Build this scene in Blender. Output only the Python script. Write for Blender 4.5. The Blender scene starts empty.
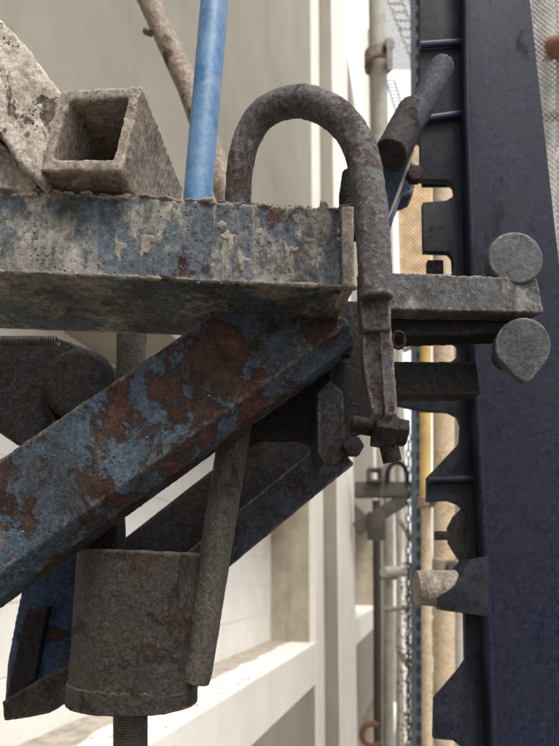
import bpy, bmesh, math, random
from mathutils import Vector, Matrix, noise
random.seed(7)
S = bpy.context.scene
COL = S.collection
V = Vector

# ------------------------------------------------------------ camera
YAW, PIT, F = math.radians(14), math.radians(7), 600.0
CAM = V((0, 0, 12))
fw = V((-math.sin(YAW)*math.cos(PIT), math.cos(YAW)*math.cos(PIT), math.sin(PIT)))
rt = V((math.cos(YAW), math.sin(YAW), 0))
up = rt.cross(fw).normalized()
cd = bpy.data.cameras.new('camera'); cam = bpy.data.objects.new('camera', cd); COL.objects.link(cam)
cam.matrix_world = Matrix(((rt.x, up.x, -fw.x, CAM.x), (rt.y, up.y, -fw.y, CAM.y), (rt.z, up.z, -fw.z, CAM.z), (0, 0, 0, 1)))
cd.sensor_fit = 'HORIZONTAL'; cd.sensor_width = 36; cd.lens = 36*F/559
cd.shift_y = 127/559; cd.clip_start = .01; cd.clip_end = 3000
cd.dof.use_dof = True; cd.dof.focus_distance = .56; cd.dof.aperture_fstop = 11
S.camera = cam
# ------------------------------------------------------------ light
w = bpy.data.worlds.new('World'); S.world = w; w.use_nodes = True
nt = w.node_tree; bg = nt.nodes['Background']
SUN_EL, SUN_AZ = math.radians(60), math.radians(138)      # azimuth clockwise from +Y
sky = nt.nodes.new('ShaderNodeTexSky'); sky.sky_type = 'NISHITA'; sky.sun_disc = False
sky.sun_elevation = SUN_EL; sky.sun_rotation = SUN_AZ
sky.dust_density = 6; sky.air_density = 1; sky.ozone_density = 1
hs = nt.nodes.new('ShaderNodeHueSaturation'); hs.inputs['Saturation'].default_value = .25
nt.links.new(sky.outputs[0], hs.inputs['Color']); mx = nt.nodes.new('ShaderNodeMix'); mx.data_type = 'RGBA'; mx.inputs[0].default_value = .55   # thin even cloud
mx.inputs[7].default_value = (9.5, 9.7, 10, 1)
nt.links.new(hs.outputs[0], mx.inputs[6]); nt.links.new(mx.outputs[2], bg.inputs[0])
bg.inputs[1].default_value = .15
sl = bpy.data.lights.new('sun', 'SUN'); sl.energy = 2.0; sl.angle = math.radians(18); sl.color = (1, .95, .87)
so = bpy.data.objects.new('sun', sl); COL.objects.link(so)
sd = V((math.sin(SUN_AZ)*math.cos(SUN_EL), math.cos(SUN_AZ)*math.cos(SUN_EL), math.sin(SUN_EL)))
so.rotation_euler = sd.to_track_quat('Z', 'Y').to_euler()
S.view_settings.view_transform = 'Standard'; S.view_settings.look = 'None'
S.view_settings.exposure = .62; S.view_settings.gamma = 1

# ------------------------------------------------------------ projection helpers (layout only)
def ray(px, py): return fw + rt*((px-280)/F) + up*((500-py)/F)
def W(px, py, d): return CAM + ray(px, py)*d
def onz(px, py, z):
    r = ray(px, py); return CAM + r*(z/r.z)
def onx(px, py, x):
    r = ray(px, py); return CAM + r*(x/r.x)
def ony(px, py, y):
    r = ray(px, py); return CAM + r*(y/r.y)

# ------------------------------------------------------------ mesh helpers
def quadface(bm, pts):
    return bm.faces.new([bm.verts.new(p) for p in pts])
def box8(bm, p):
    v = [bm.verts.new(q) for q in p]
    for f in ((0,3,2,1),(4,5,6,7),(0,1,5,4),(1,2,6,5),(2,3,7,6),(3,0,4,7)):
        bm.faces.new([v[i] for i in f])
def abox(bm, x0, x1, y0, y1, z0, z1):
    box8(bm, [V((x0,y0,z0)),V((x1,y0,z0)),V((x1,y1,z0)),V((x0,y1,z0)),V((x0,y0,z1)),V((x1,y0,z1)),V((x1,y1,z1)),V((x0,y1,z1))])
def obox(bm, c, ax, ay, az):       # centre, half vectors
    box8(bm, [c-ax-ay-az, c+ax-ay-az, c+ax+ay-az, c-ax+ay-az, c-ax-ay+az, c+ax-ay+az, c+ax+ay+az, c-ax+ay+az])
def beam(bm, a, b, n, h, t):
    """a,b = centre line of FRONT face; n = direction into depth; h = face height; t = depth"""
    d = (b-a).normalized(); u = d.cross(n).normalized(); n = u.cross(d).normalized()
    if u.z < 0: u = -u
    obox(bm, (a+b)/2+n*(t/2), (b-a)/2, n*(t/2), u*(h/2))
    return d, u, n
def frame(d):
    d = d.normalized(); r = V((0,0,1)) if abs(d.z) < .9 else V((1,0,0))
    u = d.cross(r).normalized(); return u, u.cross(d).normalized()
def tube(bm, pts, rad, seg=20, cap=True):
    rings = []
    rs = rad if isinstance(rad, (list, tuple)) else [rad]*len(pts)
    u = None
    for i, p in enumerate(pts):
        d = (pts[min(i+1, len(pts)-1)] - pts[max(i-1, 0)]).normalized()
        if u is None: u, v = frame(d)
        else:
            u = (u - d*u.dot(d)).normalized(); v = u.cross(d)
        rings.append([bm.verts.new(p + (u*math.cos(a) + v*math.sin(a))*rs[i]) for a in [2*math.pi*k/seg for k in range(seg)]])
    for a, b in zip(rings, rings[1:]):
        for k in range(seg):
            bm.faces.new((a[k], a[(k+1)%seg], b[(k+1)%seg], b[k]))
    if cap:
        bm.faces.new(rings[0][::-1]); bm.faces.new(rings[-1])
def pipe(bm, a, b, ro, ri, seg=24):      # hollow
    d = (b-a).normalized(); u, v = frame(d); R = []
    for p, r in ((a,ro),(b,ro),(b,ri),(a,ri)):
        R.append([bm.verts.new(p+(u*math.cos(t)+v*math.sin(t))*r) for t in [2*math.pi*k/seg for k in range(seg)]])
    for i in range(4):
        A, B = R[i], R[(i+1)%4]
        for k in range(seg): bm.faces.new((A[k], A[(k+1)%seg], B[(k+1)%seg], B[k]))
def prism(bm, pts, off):
    a = [bm.verts.new(p) for p in pts]; b = [bm.verts.new(p+off) for p in pts]; n = len(a)
    bm.faces.new(a); bm.faces.new(b[::-1])
    for i in range(n): bm.faces.new((a[i], b[i], b[(i+1)%n], a[(i+1)%n]))
def hexnut(bm, c, d, r, h):
    u, v = frame(d); d = d.normalized()
    prism(bm, [c+(u*math.cos(t)+v*math.sin(t))*r for t in [math.pi/3*k for k in range(6)]], d*h)
def crumb(bm, c, r):
    m = bmesh.ops.create_icosphere(bm, subdivisions=1, radius=r)
    s = V((random.uniform(.6,1.4), random.uniform(.6,1.4), random.uniform(.4,.9)))
    for v in m['verts']:
        v.co = V((v.co.x*s.x, v.co.y*s.y, v.co.z*s.z))*random.uniform(.75,1.2) + c
def fbm(p, o=3):
    return noise.fractal(p, 1.0, 2.0, o, noise_basis='PERLIN_ORIGINAL')

def wloc(o):
    l = V(o.location)
    while o.parent: o = o.parent; l += o.location
    return l
def thing(name, label, cat, loc, group=None):
    o = bpy.data.objects.new(name, None); o.empty_display_size = .1; COL.objects.link(o)
    o.location = loc; o['label'] = label; o['category'] = cat
    if group: o['group'] = group
    return o
def tag(o, label, cat, group=None):
    o['label'] = label; o['category'] = cat
    if group: o['group'] = group
    return o
def obj(name, bm, mat, parent=None, kind=None, rough=None, bev=0, smooth=True, label=None, origin=None):
    bmesh.ops.recalc_face_normals(bm, faces=bm.faces)
    if bev:
        es = [e for e in bm.edges if len(e.link_faces) == 2 and e.calc_face_angle(0) > .6]
        bmesh.ops.bevel(bm, geom=es, offset=bev, segments=2, profile=.6, affect='EDGES', clamp_overlap=True)
    me = bpy.data.meshes.new(name); bm.to_mesh(me); bm.free()
    o = bpy.data.objects.new(name, me); COL.objects.link(o)
    if rough:                                     # voxel, amp, freq, (amp2, freq2)
        vox, amp, fr, amp2, fr2 = rough
        m = o.modifiers.new('r', 'REMESH'); m.mode = 'VOXEL'; m.voxel_size = vox
        s = o.modifiers.new('s', 'SMOOTH'); s.iterations = 3; s.factor = .5
        dg = bpy.context.evaluated_depsgraph_get()
        nm = bpy.data.meshes.new_from_object(o.evaluated_get(dg)); o.modifiers.clear()
        o.data = nm; bpy.data.meshes.remove(me); nm.name = name; me = nm
        nrm = [V(n.vector) for n in me.vertex_normals]
        for v, n in zip(me.vertices, nrm):
            p = v.co
            k = .45*amp*fbm(p*fr*.8, 3) + .38*amp2*fbm(p*fr2*1.3+V((7,3,1)), 3)
            v.co = p + n*k
    me.materials.clear(); me.materials.append(mat)
    if smooth:
        for p in me.polygons: p.use_smooth = True
        if not rough:
            me.set_sharp_from_angle(angle=math.radians(35))
    base = V((0,0,0))
    if parent: o.parent = parent; base = wloc(parent)
    elif origin is not None: base = V(origin); o.location = base
    if base.length: me.transform(Matrix.Translation(-base))
    if kind: o['kind'] = kind
    if label: o['label'] = label
    return o
NB = bmesh.new
nn = V((fw.x, fw.y, 0)).normalized()

# ------------------------------------------------------------ materials
def mat(name):
    m = bpy.data.materials.new(name); m.use_nodes = True
    n = m.node_tree.nodes; b = n['Principled BSDF']
    return m, m.node_tree, b
class N:
    def __init__(s, t):
        s.t = t; g = s.geo = t.nodes.new('ShaderNodeNewGeometry'); s.pos = g.outputs['Position']; s.nor = g.outputs['Normal']
    def n(s, ty, **k):
        x = s.t.nodes.new(ty)
        for a, b in k.items(): setattr(x, a, b)
        return x
    def l(s, a, b): s.t.links.new(a, b)
    def noise(s, scale, det=6, rough=.6, off=0, stretch=None, dist=0):
        mp = s.n('ShaderNodeMapping'); s.l(s.pos, mp.inputs[0])
        mp.inputs['Location'].default_value = (off, off*1.7, off*.6)
        if stretch: mp.inputs['Scale'].default_value = stretch
        x = s.n('ShaderNodeTexNoise'); s.l(mp.outputs[0], x.inputs['Vector'])
        x.inputs['Scale'].default_value = scale; x.inputs['Detail'].default_value = det
        x.inputs['Roughness'].default_value = rough; x.inputs['Distortion'].default_value = dist
        return x.outputs[0]
    def ramp(s, v, a, b, c0=(0,0,0,1), c1=(1,1,1,1)):
        r = s.n('ShaderNodeValToRGB'); s.l(v, r.inputs[0])
        e = r.color_ramp.elements; e[0].position = a; e[1].position = b; e[0].color = c0; e[1].color = c1
        return r.outputs[0]
    def math(s, op, a, b=None, clamp=False):
        m = s.n('ShaderNodeMath', operation=op, use_clamp=clamp)
        for i, q in enumerate((a, b)):
            if q is None: continue
            if isinstance(q, (int, float)): m.inputs[i].default_value = q
            else: s.l(q, m.inputs[i])
        return m.outputs[0]
    def mix(s, f, a, b, bt='MIX'):
        m = s.n('ShaderNodeMix', data_type='RGBA', blend_type=bt)
        for i, q in ((0, f), (6, a), (7, b)):
            if isinstance(q, (int, float)): m.inputs[i].default_value = q
            elif isinstance(q, tuple): m.inputs[i].default_value = q if len(q) == 4 else (*q, 1)
            else: s.l(q, m.inputs[i])
        return m.outputs[2]
    def bump(s, b, h, strength, dist):
        x = s.n('ShaderNodeBump'); x.inputs['Strength'].default_value = strength; x.inputs['Distance'].default_value = dist
        s.l(h, x.inputs['Height']); s.l(x.outputs[0], b.inputs['Normal'])

def steel(name, paint, rust=.5, cement=.5, pale=(.30,.27,.22), rustc=(.060,.026,.018), rust2=(.125,.058,.038), sc=1.0, off=0, rgh=.62, grime=.5, gs=30, dust=1.0, along=None, bump=.0019, edge=.7, mot=.9, pitamt=.7, spec=.35):
    """painted steel: paint worn to rust, cement slurry and dust over it. rust/cement = coverage 0..1"""
    m, t, b = mat(name); k = N(t)
    pv = k.ramp(k.noise(9*sc, 5, .6, off+3), .3, .7)
    col = k.mix(pv, tuple(c*.55 for c in paint), tuple(min(1, c*1.35) for c in paint))
    col = k.mix(k.ramp(k.noise(240*sc, 3, .7, off), .35, .75), col, tuple(min(1, c*1.9+.02) for c in paint))
    rn = k.noise(14*sc, 9, .68, off+11, dist=.4, stretch=along)
    rm = k.ramp(rn, .76-.5*rust, .80-.5*rust)
    rim = k.math('MULTIPLY', k.ramp(rn, .735-.5*rust, .76-.5*rust), .75)
    rc = k.mix(k.ramp(k.noise(70*sc, 6, .7, off+5), .35, .7), rustc, rust2)
    rc = k.mix(k.ramp(k.noise(22*sc, 3, .6, off+25), .5, .68), rc, tuple(c*.35 for c in rustc))
    col = k.mix(rim, col, tuple(c*.4 for c in rustc))
    col = k.mix(rm, col, rc)
    cn = k.noise(20*sc, 10, .72, off+21, stretch=(1,1,.45))
    cm = k.ramp(cn, .80-.5*cement, .87-.5*cement)
    st = k.noise(60*sc, 4, .6, off+31, stretch=(1,1,.08))
    cm2 = k.ramp(st, .57, .62); cm2 = k.math('MULTIPLY', cm2, k.ramp(k.noise(8*sc, 3, .5, off+2), .75-.5*cement, .9-.5*cement))
    speck = k.ramp(k.noise(330*sc, 3, .75, off+41), .66-.1*dust, .76-.1*dust)
    cmask = k.math('MAXIMUM', cm, cm2)
    cmask = k.math('MAXIMUM', k.math('MULTIPLY', cmask, .8), k.math('MULTIPLY', speck, .55*min(1, cement+.35)))
    sep = k.n('ShaderNodeSeparateXYZ'); k.l(k.nor, sep.inputs[0])
    upm = k.math('MULTIPLY', k.ramp(sep.outputs[2], .35, .95), .8*dust)       # dust lies on what faces up
    upm = k.math('MULTIPLY', upm, k.ramp(k.noise(50*sc, 6, .7, off+51), .25, .55))
    cmask = k.math('MAXIMUM', cmask, upm)
    pc = k.mix(k.noise(55*sc, 6, .7, off+61), tuple(c*.45 for c in pale), tuple(min(1, c*1.3) for c in pale))
    col = k.mix(cmask, col, pc)
    g = k.ramp(k.noise(gs*sc, 9, .72, off+71, stretch=(1,1,.6)), .44, .64)
    col = k.mix(k.math('MULTIPLY', g, grime), col, (.018,.014,.011))
    # edges knocked bare
    pt = k.ramp(k.geo.outputs['Pointiness'], .506, .53)
    pt = k.math('MULTIPLY', pt, k.ramp(k.noise(35*sc, 5, .7, off+81), .38, .6))
    col = k.mix(k.math('MULTIPLY', pt, edge), col, tuple(min(1, c*1.15) for c in pale))
    # fine mottling and dark pits
    mo = k.ramp(k.noise(170*sc, 8, .8, off+91), .34, .68, (.38,.38,.38,1), (1.65,1.62,1.58,1))
    col = k.mix(mot, col, mo, 'MULTIPLY')
    vo = k.n('ShaderNodeTexVoronoi'); k.l(k.pos, vo.inputs['Vector']); vo.inputs['Scale'].default_value = 210*sc
    pit = k.math('MULTIPLY', k.ramp(vo.outputs['Distance'], .12, .30, (1,1,1,1), (0,0,0,1)), k.ramp(k.noise(40*sc, 3, .6, off+95), .5, .6))
    col = k.mix(k.math('MULTIPLY', pit, pitamt), col, (.012,.009,.008))
    k.l(col, b.inputs['Base Color'])
    r = k.math('ADD', k.math('MULTIPLY', k.math('MAXIMUM', rm, cmask), .3), rgh, True)
    k.l(r, b.inputs['Roughness']); b.inputs['Specular IOR Level'].default_value = spec
    h = k.math('ADD', k.math('MULTIPLY', cmask, 1.0), k.math('MULTIPLY', k.noise(120*sc, 8, .75, off), .9))
    h = k.math('ADD', h, k.math('MULTIPLY', rm, -.8)); h = k.math('ADD', h, k.math('MULTIPLY', pit, -.9*min(1, pitamt*1.4)))
    h = k.math('ADD', h, k.math('MULTIPLY', k.noise(600*sc, 3, .7, off), .35))
    k.bump(b, h, .75, bump)
    return m
def masonry(name, c, var=.25, stain=.3, sc=1.0, bump=.004, off=0, stainc=(.12,.10,.07), streak=True, rgh=.9):
    m, t, b = mat(name); k = N(t)
    col = k.mix(k.ramp(k.noise(2.2*sc, 8, .65, off), .3, .7), tuple(x*(1-var) for x in c), tuple(min(.9, x*(1+var*.5)) for x in c))
    col = k.mix(k.math('MULTIPLY', k.ramp(k.noise(45*sc, 6, .7, off+4), .5, .7), .22), col, tuple(x*.6 for x in c))
    if streak:
        s = k.ramp(k.noise(5*sc, 5, .6, off+9, stretch=(1,1,.12)), .56, .72)
        col = k.mix(k.math('MULTIPLY', s, stain), col, stainc)
    p = k.ramp(k.noise(14*sc, 6, .7, off+15), .64, .7)
    col = k.mix(k.math('MULTIPLY', p, stain*.8), col, stainc)
    k.l(col, b.inputs['Base Color']); b.inputs['Roughness'].default_value = rgh; b.inputs['Specular IOR Level'].default_value = .2
    h = k.math('ADD', k.noise(30*sc, 8, .7, off), k.math('MULTIPLY', k.noise(150*sc, 4, .7, off), .4))
    k.bump(b, h, .6, bump); return m
def plain(name, c, rgh=.7, var=.2, sc=20, off=0, bump=.001):
    m, t, b = mat(name); k = N(t)
    col = k.mix(k.ramp(k.noise(sc, 6, .6, off), .3, .7), tuple(x*(1-var) for x in c), tuple(min(1, x*(1+var)) for x in c))
    k.l(col, b.inputs['Base Color']); b.inputs['Roughness'].default_value = rgh; b.inputs['Specular IOR Level'].default_value = .35
    k.bump(b, k.noise(sc*5, 5, .6, off), .4, bump); return m

M = {}
M['beam']   = steel('beam_paint', (.044,.058,.076), .34, .68, pale=(.31,.29,.25), off=2, grime=.75, gs=18, spec=.2)
M['brace']  = steel('brace_paint', (.030,.048,.070), .515, .40, pale=(.15,.13,.105), rustc=(.045,.020,.015), rust2=(.080,.040,.029), off=8, sc=1.25, grime=.75, gs=12, spec=.2)
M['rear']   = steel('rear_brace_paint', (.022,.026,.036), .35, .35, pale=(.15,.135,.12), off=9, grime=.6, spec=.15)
M['dark']   = steel('dark_shaded_steel', (.007,.006,.007), .25, .04, pale=(.05,.045,.04), rustc=(.02,.012,.009), rust2=(.04,.026,.02), off=14, grime=.6, dust=.2, edge=.3, spec=.1)  # near black: shade on occluded parts under the beam is put into the colour
M['bolt']   = steel('ubolt_steel', (.042,.038,.042), .45, .45, pale=(.22,.195,.175), rustc=(.05,.028,.024), rust2=(.12,.075,.062), off=19, sc=1.5, grime=.4)
M['sleeve'] = steel('sleeve_steel', (.022,.018,.015), .40, .30, pale=(.095,.08,.062), rustc=(.028,.018,.013), rust2=(.055,.038,.027), off=23, sc=1.4, grime=.5, spec=.15)
M['rod']    = steel('rod_steel', (.032,.026,.020), .35, .22, pale=(.10,.085,.065), rustc=(.03,.02,.014), rust2=(.065,.046,.03), off=29, sc=1.3, grime=.4)
M['stub']   = steel('stub_tube_steel', (.15,.12,.10), .25, .80, pale=(.36,.31,.26), rustc=(.10,.05,.035), rust2=(.2,.13,.10), off=31, sc=1.4, grime=.35)
M['legblue'] = steel('leg_paint', (.020,.045,.095), .25, .3, pale=(.12,.11,.10), off=97, grime=.6, spec=.2)
M['lug']    = steel('lug_steel', (.012,.011,.012), .3, .12, pale=(.08,.072,.065), rustc=(.03,.02,.015), rust2=(.06,.04,.03), off=77, grime=.5, dust=.4, spec=.12)
M['arm']    = steel('arm_steel', (.035,.035,.038), .3, .58, pale=(.21,.20,.19), off=37, sc=1.5, grime=.75, gs=30)
M['disc']   = steel('disc_steel', (.045,.048,.052), .22, .30, pale=(.16,.165,.165), off=41, sc=1.2, grime=.6, mot=.6, pitamt=.5)
M['mortar'] = steel('mortar', (.40,.35,.30), .33, .55, pale=(.52,.46,.39), rustc=(.09,.065,.055), rust2=(.22,.18,.15), off=3, sc=1.3, rgh=.9, grime=.35, gs=45, mot=.25, pitamt=1, dust=.5, spec=.15, bump=.003)
M['crust']  = masonry('mortar_crust', (.225,.20,.165), .5, .7, sc=9, bump=.002, off=6, streak=False)
M['bluepipe'] = steel('blue_pipe_paint', (.018,.085,.195), .02, .04, pale=(.12,.20,.30), off=91, sc=.7, rgh=.45, grime=.25, dust=.4, mot=.2, pitamt=.15, bump=.0006)
M['scafpole'] = steel('scaffold_pole_steel', (.16,.12,.09), .35, .35, pale=(.34,.29,.23), off=47, sc=.7, grime=.3)
M['mast']   = steel('mast_paint', (.0026,.0042,.0175), .20, .42, pale=(.012,.014,.021), rustc=(.016,.010,.010), rust2=(.03,.018,.016), off=81, sc=.6, rgh=.6, spec=.13, grime=.35, gs=5, dust=.1, mot=.35, pitamt=0, bump=.0007)
M['mast2']  = steel('rack_paint', (.003,.0045,.012), .2, .12, pale=(.025,.026,.032), rustc=(.014,.010,.010), rust2=(.03,.018,.014), off=85, sc=.8, grime=.6, gs=12, dust=.2, mot=.4, pitamt=0, spec=.12, bump=.001)
M['weld']   = plain('weld_paint', (.022,.03,.065), .5, .3, 60, bump=.001)
M['pipedark'] = steel('pipe_dark', (.016,.019,.032), .2, .12, pale=(.14,.14,.15), off=71, grime=.5, dust=.3, edge=.3, spec=.15)
M['darkblue'] = steel('coupler_paint', (.012,.022,.06), .1, .15, pale=(.35,.38,.42), off=53, sc=1.2, grime=.3)
M['white']  = masonry('white_plaster', (.75,.715,.645), .08, .14, sc=1.2, off=1, stainc=(.30,.24,.17), bump=.003)
M['block']  = masonry('aerated_block', (.76,.735,.68), .08, .10, sc=2, off=8, stainc=(.28,.22,.15), bump=.003)
M['conc']   = masonry('cast_concrete', (.285,.262,.215), .14, .22, sc=1.0, off=12, stainc=(.13,.12,.095), bump=.003)
M['pier']   = masonry('pier_concrete', (.40,.345,.27), .3, .45, sc=2.2, off=17, stainc=(.11,.085,.06), bump=.004)
M['debris'] = masonry('debris', (.42,.37,.31), .4, .5, sc=8, off=21, streak=False)
M['yellow'] = plain('yellow_pole_paint', (.52,.36,.13), .55, .25, 12)
M['tan']    = steel('tan_pole_rust', (.37,.27,.165), .22, .3, pale=(.46,.39,.30), rustc=(.17,.11,.065), rust2=(.30,.20,.12), off=61, sc=.35, grime=.15, mot=.3, pitamt=.1, dust=.3)
M['mesh']   = steel('mesh_galvanised', (.22,.235,.25), .1, .3, pale=(.4,.38,.35), off=67, grime=.1, sc=.6)
M['meshtan'] = plain('mesh_tan', (.48,.33,.19), .6, .3, 30)
M['postblue'] = plain('slotted_post_paint', (.10,.125,.15), .6, .3, 14)
M['paleSteel'] = plain('pale_steel', (.38,.36,.31), .7, .2, 12)
M['olive']  = plain('grey_bracket_paint', (.085,.075,.065), .7, .3, 14)
M['rope']   = plain('hook_rust', (.16,.08,.05), .8, .3, 40)
M['orange'] = plain('orange_plate', (.20,.09,.06), .7, .25, 20)
M['leaf']   = plain('leaf', (.07,.10,.035), .7, .4, 3)
M['trunk']  = plain('bark', (.12,.09,.06), .9, .3, 8)
M['ground'] = masonry('ground_soil', (.14,.12,.10), .25, .3, sc=.05, off=3, streak=False)
M['plank'] = masonry('shade_deck_wood', (.06,.042,.028), .3, .4, sc=4, off=33)  # kept dark so the added deck bounces little light
M['farwall'] = masonry('far_render', (.70,.67,.60), .1, .15, sc=.5)
M['glass']  = plain('window_glass', (.10,.12,.13), .15, .1, 2)

# ------------------------------------------------------------ SETTING
b = NB(); abox(b, -400, 400, -300, 900, -.5, 0)
obj('ground', b, M['ground'], kind='structure', smooth=False)

Z0 = 12.0
ZL, ZT, LT = Z0-.60, Z0+.97, .36        # ledge top, opening head, ledge thickness
XF, XR, XP = -1.0, -1.4, -.86           # facade, recess back, pilaster face
bld = thing('building', 'tall cream building under construction with recessed window bays running along the left', 'building', (-4, 8, 0))
bays = [(-4.0, -.6), (.25, 5.3), (7.35, 11.6), (13.6, 18.0), (20.0, 24.4)]
# back wall of all storeys (concrete core)
b = NB(); abox(b, -8, XR-.12, -4.5, 26, 0, 24); obj('core_wall', b, M['pier'], bld, smooth=False)
FL = 3.05
for k in (-2, -1, 0):
    zt, zl = ZT+FL*k, ZL+FL*k
    # spandrel above the opening, cast in panels
    y = -4.5
    while y < 26:
        y1 = min(y+1.83, 26)
        ledge_top = zl+FL
        if k >= 0: ledge_top = zt+5.0+LT
        if k > 0: break
        b = NB(); abox(b, XR-.12, XF-random.uniform(0, .004), y+.005, y1-.005, zt, ledge_top-LT-.004)
        obj('cast_panel', b, M['conc'], bld, bev=.004, smooth=False)
        y = y1
    # slab edge / ledge
    b = NB(); abox(b, XR-.12, XF+.006, -4.5, 26, zl-LT, zl)
    obj('ledge', b, M['white'], bld, bev=.012, rough=None, smooth=False)
# piers between the bays
for i, (a, c) in enumerate(bays):
    e = bays[i+1][0] if i+1 < len(bays) else 26
    for k in (-1, 0):
        b = NB(); abox(b, XR-.1, XF+.002, c, e, ZL+FL*k+.001, ZT+FL*k-.001)
        obj('pier', b, M['pier'], bld, bev=.01, smooth=False)
    b = NB(); abox(b, XF-.05, XP, c+.45, e-.35, 0, 24)
    obj('pilaster', b, M['conc'], bld, bev=.008, smooth=False)  # grey side shade put into the colour; white coat on the lit face only
    b = NB(); abox(b, XP-.002, XP+.015, c+.447, e-.347, 0, 24)
    obj('lit_face_coat', b, M['white'], bld, bev=.005, smooth=False)
    b = NB(); abox(b, XF-.05, XF+.012, c-.003, c+.42, 0, 24)
    obj('render_strip', b, M['white'], bld, bev=.006, smooth=False)
# aerated block infill in the recesses that show
def blocks(y0, y1, z0, z1, L=.6, H=.25):
    b = NB(); abox(b, XR-.11, XR-.0045, y0+.001, y1-.001, z0+.001, z1-.001); obj('mortar_bed', b, M['white'], bld, smooth=False)
    r = 0; z = z0
    while z < z1-.02:
        zz = min(z+H, z1); y = y0 - (L/2 if r % 2 else 0)
        while y < y1:
            a, c = max(y, y0), min(y+L, y1)
            if c-a > .04:
                b = NB(); abox(b, XR-.11, XR+random.uniform(-.0035,.0035), a+.0018, c-.0018, z+.0015, zz-.0015)
                obj('block', b, M['block'], bld, bev=.003, smooth=False)
            y += L
        z = zz; r += 1
blocks(.25, 5.3, ZL, ZT)
blocks(7.35, 11.6, ZL, ZT)
blocks(.25, 5.3, ZL-FL, ZT-FL)
# debris on the ledge
b = NB()
for i in range(520):
    t = random.random()
    crumb(b, V((XR+.02+.36*t**2.2, random.uniform(1.2, 5.25), ZL-.001)), random.choice((.002,.003,.004,.005,.007,.013)))
obj('mortar_debris', b, M['debris'], bld, kind='stuff')
b = NB()
for i in range(120):
    crumb(b, V((XR+.02+.36*random.random()**1.5, random.uniform(7.4, 9.5), ZL+.002)), random.choice((.006,.012,.02)))
obj('mortar_debris', b, M['debris'], bld, kind='stuff')
# ledge screed, thin ragged layer
b = NB(); n = 46
for i in range(n):
    y0 = 1.0+i*.0935
    x1 = XR+.19+.07*fbm(V((y0*2.1, 0, 3)), 3)
    x2 = XR+.19+.07*fbm(V(((y0+.0935)*2.1, 0, 3)), 3)
    box8(b, [V((XR, y0, ZL-.01)), V((x1, y0, ZL-.01)), V((x2, y0+.0935, ZL-.01)), V((XR, y0+.0935, ZL-.01)),
             V((XR, y0, ZL+.012)), V((x1-.02, y0, ZL+.004)), V((x2-.02, y0+.0935, ZL+.004)), V((XR, y0+.0935, ZL+.012))])
bmesh.ops.remove_doubles(b, verts=b.verts, dist=.0004)
obj('dust_layer', b, M['debris'], bld, smooth=False)

# ------------------------------------------------------------ far things
def far_block(x, y, wd, dp, h, label):
    t = thing('apartment_block', label, 'building', (x, y, 0))
    b = NB(); abox(b, x-wd/2, x+wd/2, y, y+dp, 0, h); obj('wall', b, M['farwall'], t, smooth=False)
    b = NB(); abox(b, x-wd/2-.3, x+wd/2+.3, y-.3, y+dp+.3, h+.002, h+.8); obj('roof', b, M['paleSteel'], t, smooth=False)
    me = None
    for zz in range(2, int(h)-1, 3):
        xx = x-wd/2+2
        while xx < x+wd/2-1:
            b = NB(); abox(b, xx-.7, xx+.7, y-.08, y+.02, zz, zz+1.5); wf = obj('window', b, M['white'], t, smooth=False)
            b = NB(); abox(b, xx-.6, xx+.6, y-.10, y-.082, zz+.1, zz+1.4); obj('pane', b, M['glass'], wf, smooth=False)
            xx += 3.2
far_block(8, 78, 26, 12, 12, 'pale low apartment block far off beyond the scaffold')
def tree(x, y, h, label):
    t = thing('tree', label, 'tree', (x, y, 0), 'trees beyond the site')
    b = NB(); tube(b, [V((x,y,0)), V((x+.2,y,h*.35)), V((x,y+.2,h*.75))], [.28,.2,.07], 10)
    for i in range(7):
        a = random.random()*6.3; z = h*random.uniform(.35,.65)
        tube(b, [V((x+.1,y,z)), V((x+math.cos(a)*h*.2, y+math.sin(a)*h*.2, z+h*.18))], [.09,.03], 6)
    obj('trunk', b, M['trunk'], t)
    b = NB()
    cl = [V((x+random.gauss(0,h*.17), y+random.gauss(0,h*.17), h*random.uniform(.42,.97))) for _ in range(26)]
    for i in range(5200):
        c = random.choice(cl)
        p = c+V((random.gauss(0,h*.055), random.gauss(0,h*.055), random.gauss(0,h*.045)))
        u = V((random.gauss(0,1), random.gauss(0,1), random.gauss(0,1))).normalized(); v = u.orthogonal().normalized()
        s = random.uniform(.09,.2)
        b.faces.new([b.verts.new(q) for q in (p-u*s, p+v*s*.5, p+u*s, p-v*s*.5)])
    obj('crown', b, M['leaf'], t, kind='stuff')
tree(6.5, 42, 13.5, 'green broadleaf tree seen through the gaps left of the steel mast')
tree(11.5, 50, 15, 'taller green tree behind the scaffold screen at the right')
tree(1.5, 58, 12, 'far small tree beside the end of the building')

# unseen deck, added below to cut light bounced up onto the undersides
for z, y1, lab in ((-1.25, 1.3, 'unseen plank deck added below the bracket to darken undersides'),):
    dk = thing('shade_deck', lab, 'light blocker', (0, 0, 12+z))
    for i in range(7):
        b = NB(); x0 = -.86+i*.232; abox(b, x0, x0+.225, -5, y1-random.random()*.05, 12+z-.045, 12+z+random.uniform(-.004,.004))
        obj('plank', b, M['plank'], dk, bev=.004, smooth=False)
    for yy in (-4.5, -2.5, -.5):
        b = NB(); tube(b, [V((-.9, yy, 12+z-.07)), V((.8, yy, 12+z-.07))], .024, 12); obj('ledger', b, M['scafpole'], dk)
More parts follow.
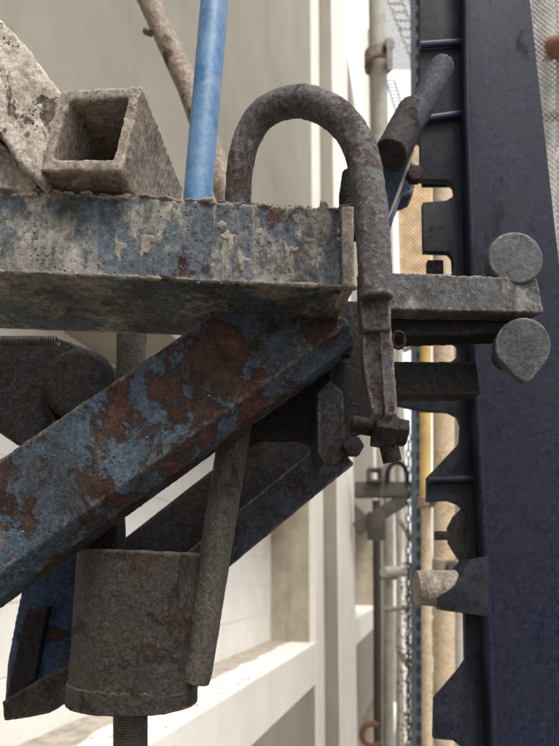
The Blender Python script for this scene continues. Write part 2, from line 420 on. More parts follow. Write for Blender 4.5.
# ------------------------------------------------------------ outer scaffold screen
def lattice(bm, o, u, v, nu, nv, cell, wid, thk):
    """expanded-metal panel: diagonal strands in the plane o+u*..+v*.."""
    n = u.cross(v).normalized(); Lu, Lv = nu*cell, nv*cell
    def strand(a, c):
        d = (c-a).normalized(); s = d.cross(n).normalized()
        obox(bm, (a+c)/2, (c-a)/2, s*wid/2, n*thk/2)
    for i in range(-nv, nu):
        a0, a1 = max(0, -i), min(nv, nu-i)
        if a1 > a0:
            strand(o+u*(i+a0)*cell+v*a0*cell, o+u*(i+a1)*cell+v*a1*cell)
            j = nu-i
            strand(o+u*(j-a0)*cell+v*a0*cell+n*thk*1.05, o+u*(j-a1)*cell+v*a1*cell+n*thk*1.05)
Y = V((0,1,0)); X = V((1,0,0)); Z = V((0,0,1))
scr = thing('scaffold_screen', 'line of expanded metal screens on the outside of the scaffold, right of the mast', 'screen', (.78, 4, 10))
zb = 10.0
for j in range(4):
    for i in range(9):
        y0 = 3.2+i*1.25
        b = NB()
        c = .034 if i < 3 else .06
        nu, nv = int(1.2/c), int(1.42/c)
        lattice(b, V((.78, y0, zb+j*1.5)), Y, Z, nu, nv, c, .007, .003)
        obj('mesh_panel', b, M['mesh'], scr, kind='stuff', smooth=False)
        b = NB()
        for z in (0, 1.44):
            abox(b, .76, .785, y0-.01, y0+1.235, zb+j*1.5+z-.02, zb+j*1.5+z+.02)
        abox(b, .757, .787, y0-.03, y0+.0, zb+j*1.5-.02, zb+j*1.5+1.48)
        obj('panel_frame', b, M['tan'] if (i+j) % 3 == 0 else M['mesh'], scr, smooth=False)

# scaffold standards (each a tube of its own) : px, depth, radius, material, top py, bottom py
def standard(px0, py0, px1, py1, d0, d1, r, m, label, name='scaffold_pole', cat='pole', group=None, seg=14):
    b = NB(); a, c = W(px0, py0, d0), W(px1, py1, d1)
    tube(b, [a, (a+c)/2, c], r, seg)
    return tag(obj(name, b, M[m], origin=c), label, cat, group)
standard(427, -120, 426, 500, 2.3, 2.3, .022, 'yellow', 'slim yellow painted pole just left of the steel mast teeth')
standard(427, 501, 428, 900, 2.32, 2.32, .021, 'tan', 'slim tan pole standing below the yellow pole')
standard(443, -120, 445, 900, 2.5, 2.5, .045, 'tan', 'wide tan rusted pole seen through the notches of the mast')
standard(461, -120, 459, 900, 2.9, 2.9, .024, 'paleSteel', 'thin pale steel pole behind the mast notches')
standard(376, -100, 383, 300, 4.2, 4.2, .062, 'paleSteel', 'stout cream pole behind the top of the rusty shackle')
standard(377, 500, 379, 900, 7.4, 7.4, .05, 'rod', 'brown rod below the far bracket, ending near the hook')
standard(389, 380, 389, 900, 7.9, 7.9, .07, 'paleSteel', 'cream pole beside the far brown rod')
standard(399, 300, 400, 900, 9.0, 9.0, .045, 'paleSteel', 'thinnest cream pole near the bright gap')
standard(549, -60, 553, 900, 3.0, 3.0, .03, 'paleSteel', 'grey pole at the right edge of the photo beyond the mast')

# horizontal scaffold tubes
standard(384, 572, 424, 571, 6.0, 6.3, .055, 'paleSteel', 'short horizontal tube below the far bracket, left of the mast')
standard(408, 491, 434, 492, 3.2, 3.2, .018, 'olive', 'thin horizontal tube ending at the yellow pole')
b = NB(); pipe(b, W(543, 50, 2.7), W(590, 40, 2.4), .045, .038); tag(obj('cross_plate', b, M['orange'], origin=W(543,50,2.7)), 'orange rusted tube end at the top right beyond the mast', 'tube')
for k, (px, py, d, r) in enumerate(((427,502,2.28,.036),(441,566,2.42,.055),(389,574,7.7,.13),(379,60,4.15,.10))):
    t = thing('pole_coupler', ['small brown coupler where the yellow pole meets the tan pole', 'crusted coupler on the tan pole just above the roller stub', 'coupler on the far cream poles where the short tube crosses', 'coupler high on the stout cream pole'][k], 'coupler', W(px, py, d), 'scaffold couplers')
    b = NB(); c = W(px, py, d); pipe(b, c-Z*r*.55, c+Z*r*.55, r, r*.72, 18); obj('collar', b, M['scafpole'], t, rough=(r*.08, r*.05, 1.2/r, r*.05, 3/r))
    b = NB(); hexnut(b, c-nn*r*.9+rt*r*.5, -nn, r*.4, r*.5); obj('nut', b, M['rod'], t)
b = NB(); o = W(388, 70, 3.7); lattice(b, o, rt, Z, 8, 26, .026, .007, .003)
tag(obj('mesh_screen', b, M['mesh'], origin=o, smooth=False), 'pale mesh screen against the sky at the top, left of the mast', 'screen')
b = NB(); o = W(541, 250, 2.5); lattice(b, o, rt, Z, 8, 46, .026, .006, .003)
tag(obj('mesh_screen', b, M['mesh'], origin=o, smooth=False), 'grey mesh screen along the right edge beyond the mast', 'screen')
for k, (x, y0, x1, y1, d) in enumerate(((384,610,425,606,5.2),(400,520,424,560,4.6),(404,350,424,340,3.6),(398,650,424,690,5.5))):
    standard(x, y0, x1, y1, d, d, .018 if d < 5 else .022, 'scafpole', ['level thin brown tube low in the gap left of the mast', 'slanting thin brown tube in the gap below the far bracket', 'thin brown tube in the gap beside the split end of the U bolt', 'slanting thin brown tube near the bottom of the gap'][k], 'scaffold_tube', 'tube', 'thin tubes in the gap')
# torn safety net, loose strands
b = NB(); a0, a1 = W(408, 560, 4.2), W(407, 800, 4.2)
for i in range(420):
    p = a0.lerp(a1, random.random())+rt*random.gauss(0, .028)+nn*random.gauss(0,.03)
    u = V((random.gauss(0,1), random.gauss(0,1), random.gauss(0,1))).normalized(); v = u.orthogonal().normalized(); q_ = random.uniform(.006,.016)
    obox(b, p, u*q_, v*q_*.35, u.cross(v)*q_*.1)
tag(obj('torn_netting', b, M['olive'], origin=a1, smooth=False, kind='stuff'), 'ragged strands of torn safety netting low in the bright gap', 'netting')
standard(536, 118, 600, 112, 2.9, 2.6, .02, 'rope', 'rusty thin rail crossing at the right edge below the orange tube')

# slotted post
b = NB(); d = 2.6; A = W(412, -80, d); B = W(413, 830, d); wv = rt*(15/F*d); nn = V((fw.x, fw.y, 0)).normalized()
L = (B-A); n = 64
def strip(bm, o, wd, e, thk, fr):
    for s0, s1 in ((0,.28),(.72,1)):
        box8(bm, [o+wd*s0, o+wd*s1, o+wd*s1+thk, o+wd*s0+thk, o+wd*s0+e, o+wd*s1+e, o+wd*s1+thk+e, o+wd*s0+thk+e])
for i in range(n):
    o = A+L*(i/n)
    strip(b, o, wv, L*(1/n), nn*.003, 0)
    e = L*(.42/n)
    box8(b, [o+wv*.28, o+wv*.72, o+wv*.72+nn*.003, o+wv*.28+nn*.003, o+wv*.28+e, o+wv*.72+e, o+wv*.72+nn*.003+e, o+wv*.28+nn*.003+e])
o = A+nn*.02
box8(b, [o, o+wv, o+wv+nn*.003, o+nn*.003, o+L, o+wv+L, o+wv+nn*.003+L, o+nn*.003+L])
o = A+wv*1.0
box8(b, [o, o+nn*.05, o+nn*.05+rt*.003, o+rt*.003, o+L, o+nn*.05+L, o+nn*.05+rt*.003+L, o+rt*.003+L])
tag(obj('slotted_post', b, M['postblue'], origin=B, smooth=False), 'upright slotted grey-blue steel post left of the yellow pole', 'post')

# tan mesh screen behind the shackle
b = NB(); d = 2.1; o = W(402, 290, d); c = .016
lattice(b, o, rt, Z, 6, 34, c, .009, .003)
for s in (0, 6*c): obox(b, o+rt*s+Z*(17*c), rt*.004, nn*.005, Z*17*c)
tag(obj('mesh_screen', b, M['meshtan'], origin=o, smooth=False), 'narrow tan expanded mesh strip between shackle and mast', 'screen')

# diagonal punched braces at the top
def punched(px0, py0, px1, py1, d, wpx, label):
    a, c = W(px0, py0, d), W(px1, py1, d); D = c-a; s = rt*(wpx/F*d); n = 14; b = NB(); th = nn*.004
    for i in range(n):
        o = a+D*(i/n); e = D*(1/n)
        for s0, s1 in ((0,.14),(.86,1)):
            box8(b, [o+s*s0, o+s*s1, o+s*s1+th, o+s*s0+th, o+s*s0+e, o+s*s1+e, o+s*s1+th+e, o+s*s0+th+e])
        e2 = D*(.22/n)
        box8(b, [o+s*.14, o+s*.86, o+s*.86+th, o+s*.14+th, o+s*.14+e2, o+s*.86+e2, o+s*.86+th+e2, o+s*.14+th+e2])
    tag(obj('lattice_brace', b, M['mesh'], origin=a, smooth=False), label, 'brace')
punched(372, -40, 418, 78, 3.4, 16, 'pale punched brace slanting down from the top to the mast, lower of two')
punched(392, -40, 424, 36, 3.3, 14, 'pale punched brace slanting at the top beside the mast, upper of two')
punched(386, 80, 400, 128, 3.5, 10, 'short punched pale brace beside the pipe coupler')

# foliage-like chain left of the slotted post
ch = thing('chain', 'dark link chain hanging beside the slotted post', 'chain', W(411, 430, 3.6))
zt0 = W(409, 430, 3.6); zb0 = W(409, 800, 3.6); nl = 46
for i in range(nl):
    p = zt0.lerp(zb0, i/nl); q = rt if i % 2 else nn
    b = NB(); ln = (zt0-zb0).length/nl
    pts = [p + q*.010*math.cos(a) + Z*(ln*.62)*math.sin(a) for a in [2*math.pi*k/10 for k in range(11)]]
    tube(b, pts, .0045, 6, cap=False); obj('link', b, M['dark'], ch)

# far bracket on the pilaster (same family as the near one)
fb = thing('far_bracket', 'grey cantilever bracket with sloping strut on the far white pilaster', 'bracket', onx(358, 490, -.86))
p0 = onx(350, 490, -.86); dF = V((1.0, .05, 0)).normalized()
b = NB(); D = 6.6
a0, a1 = W(357, 489, D), W(420, 489, D); beam(b, a0, a1, nn, .17, .16); obj('top_beam', b, M['olive'], fb, bev=.006)
b = NB(); beam(b, W(357, 529, D), W(407, 498, D), nn, .15, .14); obj('strut', b, M['olive'], fb, bev=.006)
b = NB(); tube(b, [W(377, 512, D), W(377, 540, D)], .10, 16); obj('sleeve', b, M['olive'], fb, bev=.004)
b = NB()
pts = [W(398, 482, D)+rt*.11*math.cos(a)+Z*(.06+.16*math.sin(a)) for a in [math.pi*k/10 for k in range(11)]]
pts = [pts[0]-Z*.06]+pts+[pts[-1]-Z*.06]; tube(b, pts, .028, 10)
tag(obj('shackle', b, M['dark'], origin=W(398,482,D)), 'small dark shackle on top of the far bracket', 'shackle')
b = NB(); c0 = W(375, 476, D)
for s in (-1, 1):
    obox(b, c0+rt*.065*s, rt*.012, nn*.1, Z*.075); obox(b, c0+Z*.065*s, rt*.077, nn*.1, Z*.012)
tag(obj('stub_tube', b, M['olive'], origin=c0, smooth=False), 'small grey square tube end resting on the far bracket', 'tube')
# hook
b = NB(); c0 = W(373, 735, 6.8)
pts = [c0+rt*(.12*math.cos(a))+Z*(.12*math.sin(a)) for a in [math.radians(t) for t in range(60, 340, 20)]]
tube(b, pts, [.035]*3+[.032]*(len(pts)-5)+[.025,.015], 10)
tag(obj('hook', b, M['rope'], origin=c0), 'rusty hook at the bottom edge near the brown rod', 'hook')

# ------------------------------------------------------------ MAST
mast = thing('steel_mast', 'dark navy steel guide mast with toothed left edge, filling the right side', 'mast', W(480, 900, .80))
DM = .80
def MP(px, py): # point on the mast's vertical front plane
    r = ray(px, py); n = V((fw.x, fw.y, 0)).normalized(); t = DM*fw.dot(n)/r.dot(n); return CAM + r*t
prof = [(464,-160),(523,-160),(531,0),(557,235),(600,600),(630,1100),(498,1100),(492,746),(484,560),(476,420),(470,250),(466,100)]
b = NB(); prism(b, [MP(*p) for p in prof], nn*.06); obj('face_plate', b, M['mast'], mast, bev=.003)
# raised seam along the left edge of the plate
b = NB(); tube(b, [MP(465,-160)-nn*.002, MP(467,100)-nn*.002, MP(472,250)-nn*.002, MP(478,420)-nn*.002, MP(486,560)-nn*.002, MP(494,746)-nn*.002, MP(500,1100)-nn*.002], .0045, 10); obj('weld_seam', b, M['mast'], mast)
# toothed rack plate: profile of the left edge with notches, plane set back
RB = nn*.028
def arc(cx, cy, r, a0, a1, n=6): return [(cx+r*math.cos(math.radians(a0+(a1-a0)*i/n)), cy-r*math.sin(math.radians(a0+(a1-a0)*i/n))) for i in range(n+1)]
rack = [(480,-160),(424,-160),(425,80),(426,166)] + [(454,167),(460,172),(461,178),(459,184),(452,188)] + [(428,190),(429,240),(455,241),(459,246),(460,262),(452,268),(429,270),
        (397,330),(430,332),(458,332),(465,338),(465,348),(458,354),(440,357),(398,360),(398,398),(430,405),(455,406),(465,411),(468,420),(467,438),
        (433,474),(433,499),(455,498),(466,502),(473,512),(474,540),(470,558),(460,570),(446,574),(446,605),(468,609),(472,616),(473,664),(468,672),(441,704),(440,745),(460,747),(470,755),(472,800),(470,900),(472,1100),(500,1100),(500,400)]
b = NB(); prism(b, [MP(*p)+RB for p in rack], nn*.012); obj('rack_plate', b, M['mast2'], mast, bev=.0012)
b = NB(); prism(b, [MP(*p)+RB+nn*.030 for p in [(474,-160),(432,-160),(432,160),(474,160)]], nn*.004); obj('back_strip', b, M['mast2'], mast)
for (x0, y0, x1, y1) in ((424,32,466,29),(426,108,467,102),(433,478,480,476),(398,378,476,376)):
    b = NB(); a, c = MP(x0, y0)+RB-nn*.006, MP(x1, y1)+RB-nn*.006
    tube(b, [a, (a+c)/2, c], .0048, 10); obj('rung', b, M['weld'] if y0 < 200 else M['mast2'], mast)
# roller stub pointing left out of the mast
b = NB(); a, c = MP(419, 588)+RB*.5, MP(486, 590)+RB*.5
tube(b, [a, a.lerp(c,.08), a.lerp(c,.6)], [.0225,.0235,.025], 24); obj('roller_stub', b, M['stub'], mast, rough=(.0015,.0004,60,.0006,150), label='scuffed grey roller stub on the mast edge')
b = NB(); prism(b, [MP(*p)-nn*.012 for p in [(436,598),(452,586),(468,560),(486,556),(486,616),(440,610)]], nn*.03); obj('wear_pad', b, M['mast2'], mast, bev=.001)
b = NB(); obox(b, MP(450,534)+RB+nn*.008, rt*.010, nn*.006, Z*.006); prism(b, [MP(*p)+RB+nn*.002 for p in [(456,526),(462,514),(470,506),(482,504),(482,572),(470,562),(463,552),(457,542)]], nn*.014)
obj('latch', b, M['dark'], mast, bev=.001)
b = NB(); obox(b, MP(444,252)+RB+nn*.02, rt*.012, nn*.006, Z*.012); tube(b, [MP(447,254)+RB+nn*.012, MP(447,254)+RB+nn*.03], .006, 12); obj('catch_block', b, M['dark'], mast, bev=.002)

# pipe + coupler crossing behind the shackle
pc = thing('clamped_pipe', 'grubby grey pipe in a dark blue coupler between shackle and mast', 'pipe', W(400, 150, .82))
b = NB(); tube(b, [W(443, 66, .80), W(420,110,.77), W(394, 150, .74)], .0165, 28); obj('pipe', b, M['pipedark'], pc, rough=(.002,.0006,50,.0008,120))
b = NB(); tube(b, [W(414, 112, .775), W(391, 156, .737)], .0215, 28); obj('coupler', b, M['lug'], pc, rough=(.0018,.001,50,.001,120))
b = NB(); prism(b, [W(*p, .78) for p in [(380,140),(402,146),(420,168),(414,192),(402,196),(388,236),(372,240),(368,160)]], nn*.035); obj('clamp_body', b, M['darkblue'], pc, rough=(.0025,.0012,40,.0006,120))
b = NB(); tube(b, [W(414,150,.765), W(400,190,.765), W(389,218,.765)], [.002,.0022,.0015], 8); obj('pale_streak', b, M['paleSteel'], pc)  # thin pale streak along the clamp body
b = NB(); hexnut(b, W(414,178,.765), -nn, .011, .012); obj('nut', b, M['dark'], pc, bev=.001)

# ------------------------------------------------------------ GUIDE ARM with two round pads
arm = thing('guide_arm', 'grey steel arm clamping the mast between two round pads', 'clamp', W(470, 300, .6))
b = NB(); beam(b, W(384, 290, .555), W(541, 295, .615), nn, .037, .022); obj('bar', b, M['arm'], arm, rough=(.0013,.0016,40,.0018,120))
b = NB(); beam(b, W(388, 312, .59), W(536, 310, .64), nn, .050, .03); obj('underside_shade', b, M['dark'], arm, rough=(.002,.0008,40,.0006,120))  # dark strip standing in for the shaded underside of the bar
b = NB(); c = W(515, 259, .612); tube(b, [c-nn*.004, c+nn*.001, c+nn*.012], [.0272,.0285,.0285], 40); obj('round_pad', b, M['disc'], arm, rough=(.0015,.0005,50,.0006,140))
b = NB(); c = W(524, 345, .606)
pts = [c+rt*.0282*math.cos(t)+up*.0282*math.sin(t) for t in [math.radians(a) for a in range(-35, 216, 9)]] + [c-up*.033-rt*.006, c-up*.038+rt*.003, c-up*.034+rt*.009]
prism(b, pts, nn*.012); obj('round_pad', b, M['disc'], arm, rough=(.0015,.0005,50,.0006,140), label='lower round pad worn to a teardrop')
b = NB(); beam(b, W(396, 378, .63), W(480, 378, .66), nn, .038, .025); obj('lower_bar', b, M['dark'], arm, rough=(.002,.0008,40,.0006,120))

for (x, y) in ((517,262),(524,340)):
    b = NB(); c = W(x, y, .622); tube(b, [c, c+nn*.05], .016, 24); obj('pad_stem', b, M['dark'], arm)
# ------------------------------------------------------------ BRACKET
br = thing('steel_bracket', 'big rusty blue bracket with level beam and two sloping braces in the foreground', 'bracket', W(180, 330, .55))
zB = .2525*1.0
pA = onz(0, 272, .2525); pB = onz(353, 288, .2525)               # bottom front edge of the level beam
ex = (pB-pA).normalized(); en = V((-ex.y, ex.x, 0)).normalized()
L0 = pA - ex*.45
b = NB(); h = .0755
mid = (L0+pB)/2+Z*(h/2)
obox(b, mid+en*.062, (pB-L0)/2, en*.062, Z*(h/2))
obj('level_beam', b, M['beam'], br, rough=(.0021,.0013,26,.0016,95))
# raised lip at the end of the beam
b = NB(); c = pB + Z*(h/2) - ex*.004 - en*.0015
obox(b, c+en*.02, ex*.0055, en*.022, Z*(h/2+.001)); obj('end_plate', b, M['stub'], br, rough=(.0016,.001,50,.001,140))
# mortar crust and crumbs on top edge
b = NB()
for i in range(900):
    t = random.random(); p = pB.lerp(L0, t*.62)+Z*(h+.0004)+en*random.uniform(0, .05)*random.random()
    crumb(b, p, random.choice((.0005,.0008,.0011,.0018)))
for i in range(40):
    t = random.random(); p = pB.lerp(L0, t*.62)+Z*random.uniform(0, h*1.0)-en*.0000
    crumb(b, p, random.choice((.0004,.0006,.0008)))
for i in range(60):
    t = random.random(); p = pB.lerp(L0, t*.62)+Z*random.uniform(-.001,.003)+en*random.uniform(-.001,.004)
    crumb(b, p, random.choice((.0006,.0009,.0015)))
obj('mortar_crumbs', b, M['crust'], br, kind='stuff')
def blob(bm, c, a, bb, cc):      # ellipsoid with half axes as vectors
    m = bmesh.ops.create_icosphere(bm, subdivisions=2, radius=1)
    for v in m['verts']: v.co = c + a*v.co.x + bb*v.co.y + cc*v.co.z
b = NB()
for i in range(210):             # caked along the upper edge
    t = random.random(); p = pB.lerp(L0, t*.6)+Z*(h-random.uniform(-.001,.003))+en*random.uniform(.0,.012)
    s_ = random.uniform(.25, .85); blob(b, p, ex*.010*s_, en*.008*s_, Z*.0026*s_)
for i in range(34):              # smears and runs on the front face
    t = random.random(); L_ = random.uniform(.004,.016)
    p = pB.lerp(L0, t*.6)+Z*(h*random.uniform(.25,.98))+en*.0006
    blob(b, p, ex*random.uniform(.0015,.004), en*.0016, Z*L_+ex*random.uniform(-.002,.002))
    if random.random() < .6: blob(b, p+Z*random.uniform(0,.01)+ex*random.uniform(-.008,.008), ex*random.uniform(.003,.009), en*.0014, Z*random.uniform(.002,.006))
for i in range(40):              # hanging along the lower edge
    t = random.random(); p = pB.lerp(L0, t*.6)+Z*.001+en*.001
    blob(b, p, ex*random.uniform(.003,.010), en*.003, Z*random.uniform(.001,.003))
obj('caked_mortar', b, M['crust'], br, kind='stuff', rough=(.0011,.0016,90,.0022,260))
# front brace
DB = .56
def BP(px, py, d=DB):     # vertical plane parallel to the beam
    o = CAM + en*d; r = ray(px, py); t = (o-CAM).dot(en)/r.dot(en); return CAM + r*t
def tilt_beam(topL, botL, topR, botR, d, thk, back=None):
    a, c, e, f = BP(*topL, d), BP(*botL, d), BP(*botR, d), BP(*topR, d)
    return [a, c, e, f]
b = NB()
q = tilt_beam((-60,500), (-60,622), (338,214+120), (338,346), DB, .05)
q = [BP(-60,500,DB), BP(-60,615,DB), BP(350,322,DB), BP(350,206,DB)]
dirb = (q[2]-q[1]).normalized(); nb = en; ub = dirb.cross(nb).normalized(); ub = -ub if ub.z < 0 else ub
wb = (q[0]-q[1]).dot(ub)
s0 = q[1]; s1 = q[2]
prism(b, [s0+ub*wb, s0, s0-ub*.016+nb*.018, s0-ub*.019+nb*.05, s0+ub*wb+nb*.05], s1-s0)
# cut what would poke above the beam underside
geom = b.verts[:]+b.edges[:]+b.faces[:]
r_ = bmesh.ops.bisect_plane(b, geom=geom, plane_co=CAM+Z*.2535, plane_no=Z, clear_outer=True)
bmesh.ops.holes_fill(b, edges=[e for e in b.edges if e.is_boundary])
obj('front_brace', b, M['brace'], br, rough=(.0019,.0014,24,.0016,80))
# crumbs on the brace
b = NB()
for i in range(70):
    p = s0.lerp(s1, random.random())+ub*(wb*random.random()**1.3)-nb*.0006
    if p.z < CAM.z+.245: crumb(b, p+nb*.0004, random.choice((.0004,.0006,.0008,.0014)))
obj('mortar_crumbs', b, M['crust'], br, kind='stuff')
# rear brace : angle with a paler front strip; web near black, its shade painted in
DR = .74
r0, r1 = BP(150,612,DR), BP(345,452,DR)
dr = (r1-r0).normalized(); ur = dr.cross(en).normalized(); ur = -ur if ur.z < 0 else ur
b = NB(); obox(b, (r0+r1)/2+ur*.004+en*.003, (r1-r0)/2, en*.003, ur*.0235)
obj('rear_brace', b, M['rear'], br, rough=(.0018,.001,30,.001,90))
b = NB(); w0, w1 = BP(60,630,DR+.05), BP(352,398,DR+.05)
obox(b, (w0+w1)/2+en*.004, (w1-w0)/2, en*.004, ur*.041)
obj('shaded_web', b, M['dark'], br, rough=(.0025,.001,30,.0006,90))
# gusset plates under the beam end
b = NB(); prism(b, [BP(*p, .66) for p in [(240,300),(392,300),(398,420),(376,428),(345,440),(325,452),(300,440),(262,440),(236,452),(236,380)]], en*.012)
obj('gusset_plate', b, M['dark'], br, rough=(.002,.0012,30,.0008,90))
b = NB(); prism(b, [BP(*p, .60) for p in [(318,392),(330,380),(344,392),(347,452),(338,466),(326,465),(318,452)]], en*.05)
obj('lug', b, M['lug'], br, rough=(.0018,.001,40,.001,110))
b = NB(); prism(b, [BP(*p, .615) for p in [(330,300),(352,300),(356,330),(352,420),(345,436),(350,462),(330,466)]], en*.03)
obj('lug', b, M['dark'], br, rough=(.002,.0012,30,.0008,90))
for (x, y, s) in ((352,448,.011),(345,352,.009)):
    b = NB(); hexnut(b, BP(x,y,.60), -en, s, .012); obj('bolt_head', b, M['dark'], br, bev=.001)
b = NB(); prism(b, [BP(*p, .665) for p in [(232,436),(272,440),(262,450),(232,453)]], en*.05); obj('brace_tab', b, M['rod'], br, rough=(.002,.0008,40,.0006,120))

# ------------------------------------------------------------ LEVELLING ROD WITH SLEEVE
sv = thing('rod_sleeve', 'dark rusty sleeve with bottom collar welded to a leaning side rod', 'sleeve', W(135, 700, .66))
DS = .64
def SP(px, py, d=DS): return W(px, py, d)
b = NB(); pipe(b, SP(143,552,.64), SP(135,688,.623), .066, .056, 48); obj('barrel', b, M['sleeve'], sv, rough=(.0021,.0012,30,.0012,100))
b = NB(); pipe(b, SP(134,680,.624), SP(133,703,.621), .0665, .05, 48); obj('collar', b, M['sleeve'], sv, rough=(.0018,.0012,40,.0012,110))
b = NB(); tube(b, [SP(241,395,.665), SP(218,540,.635), SP(197,672,.605), SP(195,684,.603)], [.0175,.0168,.016,.0145], 28); obj('side_rod', b, M['rod'], sv, rough=(.0018,.0005,50,.0009,120), label='leaning side rod along the right of the barrel')
b = NB(); prism(b, [SP(*p,.66) for p in [(78,520),(117,512),(119,562),(76,562)]], nn*.04); obj('side_lug', b, M['dark'], sv, rough=(.003,.001,30,.001,90))
cr = thing('centre_rod', 'vertical steel rod passing through the dark sleeve and out below it', 'rod', W(130, 900, .7))
b = NB(); tube(b, [SP(132,570,.64), SP(129,900,.64)], .0175, 28); obj('shaft', b, M['rod'], cr, rough=(.0024,.0006,50,.0009,120))
b = NB()
for i in range(24):
    a = SP(131, 712+i*2.6, .64); tube(b, [a, a-Z*.0012], .0182, 20)
obj('thread', b, M['rod'], cr)
b = NB(); tube(b, [SP(134,250,.72), SP(132,345,.72), SP(131,425,.72)], .0175, 28)
tag(obj('hanger_rod', b, M['rod'], rough=(.0022,.0006,50,.0009,120), origin=SP(131,425,.72)), 'short dark rod showing between the level beam and the sloping brace', 'rod')

# lower left bracket leg
ll = thing('foot_bracket', 'dark blue leg with a slanted foot plate at the lower left', 'bracket', W(30, 720, .7))
b = NB(); prism(b, [SP(*p, .70) for p in [(22,590),(80,540),(82,560),(76,640),(70,672),(40,700),(4,716),(8,660)]], nn*.03); obj('leg_plate', b, M['legblue'], ll, rough=(.002,.001,30,.001,90))
b = NB(); prism(b, [SP(*p, .685) for p in [(26,610),(48,606),(30,700),(4,716),(10,680)]], nn*.02); obj('web', b, M['dark'], ll, rough=(.002,.001,30,.001,90))
b = NB(); prism(b, [SP(*p, .64) for p in [(2,702),(52,672),(80,662),(90,672),(58,694),(50,714),(4,722)]], nn*.05); obj('foot_plate', b, M['sleeve'], ll, rough=(.0018,.001,40,.0012,110))

# drum with dark bore, left under the beam
dr_ = thing('coupler', 'dark grimy coupler with a rounded hub under the level beam at left', 'coupler', W(40, 400, .76))
b = NB()
c = SP(80, 384, .76)
tube(b, [c-nn*.006, c-nn*.002, c+nn*.10], [.040,.047,.048], 40); obj('hub', b, M['dark'], dr_, rough=(.0024,.001,30,.0008,90))
b = NB(); prism(b, [SP(*p, .77) for p in [(-60,335),(60,338),(100,352),(70,352),(54,362),(47,378),(48,402),(56,418),(60,440),(25,450),(-5,430),(-60,400)]], nn*.08); obj('side_plate', b, M['lug'], dr_, rough=(.0024,.0016,30,.0014,80))
b = NB(); tube(b, [c+nn*.095, c+nn*.11], .058, 32); obj('back_cap', b, M['dark'], dr_)
b = NB(); R = []
a, e = SP(2, 341, .70), SP(58, 341, .70)
for i in range(22*8+1):
    t = i/(22*8); an = t*22*2*math.pi
    R.append(a.lerp(e, t)+nn*.0055*math.cos(an)+Z*.0055*math.sin(an))
tube(b, R, .0011, 6); obj('spring', b, M['rod'], dr_)

# ------------------------------------------------------------ SHACKLE / U-BOLT
ub_ = thing('u_bolt', 'thick rusty grey U shaped bolt hooked over the end of the level beam', 'shackle', W(372, 300, .5))
def arcpt(t):       # t 0..1 left foot -> apex -> right
    pass
P = []
key = [(238,235,.565,.0118),(239,190,.562,.0122),(241,165,.560,.0124),(247,140,.557,.0126),(259,119,.552,.0128),(277,106,.546,.0130),(300,101,.538,.0132),
       (323,107,.529,.0135),(343,121,.520,.0138),(357,141,.512,.0140),(365,165,.504,.0140),(370,195,.496,.0139),(373,230,.488,.0138),(375,265,.482,.0136),(377,300,.478,.0134)]
pts = [W(k[0], k[1], k[2]) for k in key]
# smooth by Catmull-Rom
def cr_(p, n=5):
    o = []
    for i in range(len(p)-1):
        a, b_, c, d = p[max(i-1,0)], p[i], p[i+1], p[min(i+2,len(p)-1)]
        for j in range(n):
            t = j/n; o.append(.5*((2*b_)+(c-a)*t+(2*a-5*b_+4*c-d)*t*t+(3*b_-a-3*c+d)*t**3))
    return o+[p[-1]]
sp = cr_(pts); rr = [k[3] for k in key]; rs = []
for i in range(len(rr)-1):
    for j in range(5): rs.append(rr[i]+(rr[i+1]-rr[i])*j/5)
rs.append(rr[-1])
b = NB(); tube(b, sp, rs, 32); obj('bow', b, M['bolt'], ub_, rough=(.0013,.0009,45,.0014,130))
# flattened boss then two tongues
b = NB(); prism(b, [W(*p, .478) for p in [(361,262),(390,262),(392,300),(392,330),(364,330),(361,300)]], nn*.024); obj('boss', b, M['bolt'], ub_, rough=(.0014,.001,45,.001,130))
b = NB(); prism(b, [W(*p, .486) for p in [(363,312),(379,316),(382,360),(385,402),(384,416),(374,414),(369,396),(364,360)]], nn*.02); obj('tongue', b, M['bolt'], ub_, rough=(.0014,.001,45,.001,130))
b = NB(); prism(b, [W(*p, .482) for p in [(380,310),(391,316),(395,360),(398,405),(397,416),(386,416),(384,396),(381,350)]], nn*.022); obj('tongue', b, M['bolt'], ub_, rough=(.0014,.001,45,.001,130))
b = NB(); a = W(360,426,.53); c = W(406,434,.53); hexnut(b, W(374,430,.53), (c-a), .0155, .020); obj('nut', b, M['dark'], ub_, bev=.001)
b = NB(); hexnut(b, W(397,432,.53), (c-a), .0125, .009); obj('nut', b, M['dark'], ub_, bev=.001)
b = NB(); tube(b, [W(352,424,.54), W(402,433,.54)], .008, 16); obj('bolt_shank', b, M['dark'], ub_)
b = NB(); tube(b, [W(388,440,.53), W(393,462,.53)], .0085, 14); obj('bolt_end', b, M['dark'], ub_, bev=.0008)
b = NB(); R = []
a = W(399,340,.56); e = W(400,352,.56)
tube(b, [a+rt*.006*math.cos(t)+Z*.008*math.sin(t) for t in [2*math.pi*k/12 for k in range(13)]], .0018, 6); obj('ring', b, M['dark'], ub_)
# rear dark leg seen beside the right limb
b = NB(); tube(b, [W(352,172,.56), W(349,196,.56), W(349,240,.56)], .009, 16); tag(obj('dark_pin', b, M['dark'], origin=W(349,240,.56), rough=(.0018,.0008,50,.0008,120)), 'short dark pin behind the right limb of the U bolt', 'pin')

# ------------------------------------------------------------ STUB TUBE on the beam
st = thing('stub_tube', 'short open square tube caked with mortar lying on the level beam', 'tube', W(95, 180, .56))
f = [W(62,90,.50), W(143,85,.50), W(122,171,.50), W(38,170,.50)]
vd = (W(186,186,.60)-W(143,85,.50)); vd = V((vd.x, vd.y, 0))*1.0
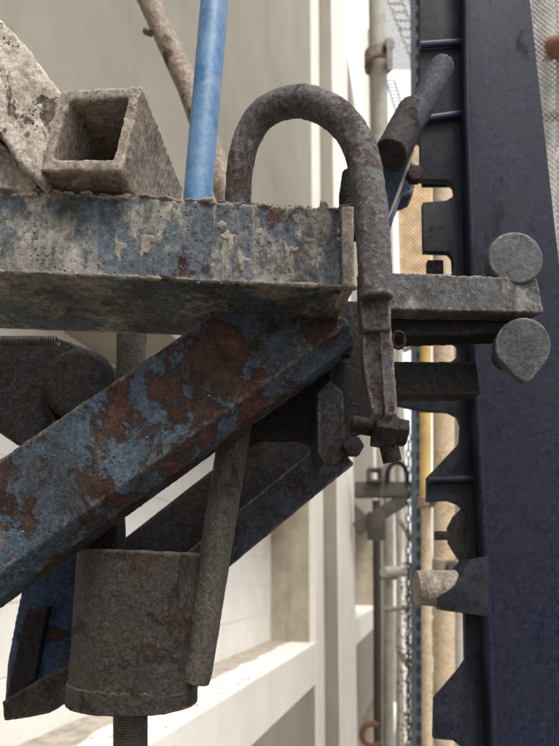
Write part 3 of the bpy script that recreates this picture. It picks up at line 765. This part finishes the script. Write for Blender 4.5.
# direction away from the camera, level, scaled so that the top right edge meets the beam
vd = onz(184,190, (W(143,85,.50)-CAM).z)-W(143,85,.50)
cen = sum(f, V())/4; t = .135
inn = [cen+(p-cen)*(1-2*t*1.0) for p in f]
b = NB()
F0 = [b.verts.new(p) for p in f]; F1 = [b.verts.new(p+vd) for p in f]; I0 = [b.verts.new(p) for p in inn]; I1 = [b.verts.new(p+vd) for p in inn]
for i in range(4):
    j = (i+1) % 4
    b.faces.new((F0[i], F0[j], F1[j], F1[i])); b.faces.new((I0[j], I0[i], I1[i], I1[j]))
    b.faces.new((F0[j], F0[i], I0[i], I0[j])); b.faces.new((F1[i], F1[j], I1[j], I1[i]))
obj('square_tube', b, M['stub'], st, rough=(.0015,.0012,40,.0016,110))
b = NB(); c2 = cen+vd*.9; prism(b, [p+vd*.9 for p in inn], vd*.05); obj('mortar_plug', b, M['crust'], st)

# ------------------------------------------------------------ MORTAR LUMPS
b = NB(); prism(b, [W(*p, .50) for p in [(-70,-60),(-20,-2),(0,18),(26,44),(46,72),(63,92),(52,135),(39,180),(18,160),(0,132),(-70,60)]], nn*.09+V((0,0,0)))
tag(obj('mortar_lump', b, M['mortar'], rough=(.0017,.003,18,.003,95), origin=W(0,140,.55)), 'pale pitted mortar block leaning at the upper left beside the stub tube', 'mortar')
b = NB(); prism(b, [W(*p, .515) for p in [(-70,70),(0,140),(18,158),(38,183),(38,196),(-70,196)]], nn*.06)
tag(obj('mortar_wedge', b, M['stub'], rough=(.002,.002,26,.002,80), origin=W(0,190,.55)), 'darker mortar wedge below the pale mortar block at the left edge', 'mortar')

# ------------------------------------------------------------ PIPES BEHIND THE BEAM
b = NB(); tube(b, [W(221,-140,.83), W(215,0,.80), W(199,190,.76), W(194,260,.75)], .0182, 32)
tag(obj('blue_pipe', b, M['bluepipe'], origin=W(194,260,.75)), 'bright blue pipe standing behind the level beam', 'pipe')
b = NB(); tube(b, [W(90,-110,1.25), W(149,0,1.15), W(190,90,1.07), W(226,190,1.0), W(250,260,.97)], .0205, 24)
tag(obj('scaffold_pole', b, M['scafpole'], rough=(.003,.0006,30,.001,80), origin=W(250,260,.97)), 'brown rusty pole leaning behind the blue pipe', 'pole')
b = NB(); tube(b, [W(146,31,1.1), W(151,33,1.09)], .006, 8); tag(obj('pin', b, M['rod'], origin=W(146,31,1.1)), 'tiny pin sticking out of the brown leaning pole', 'pin')
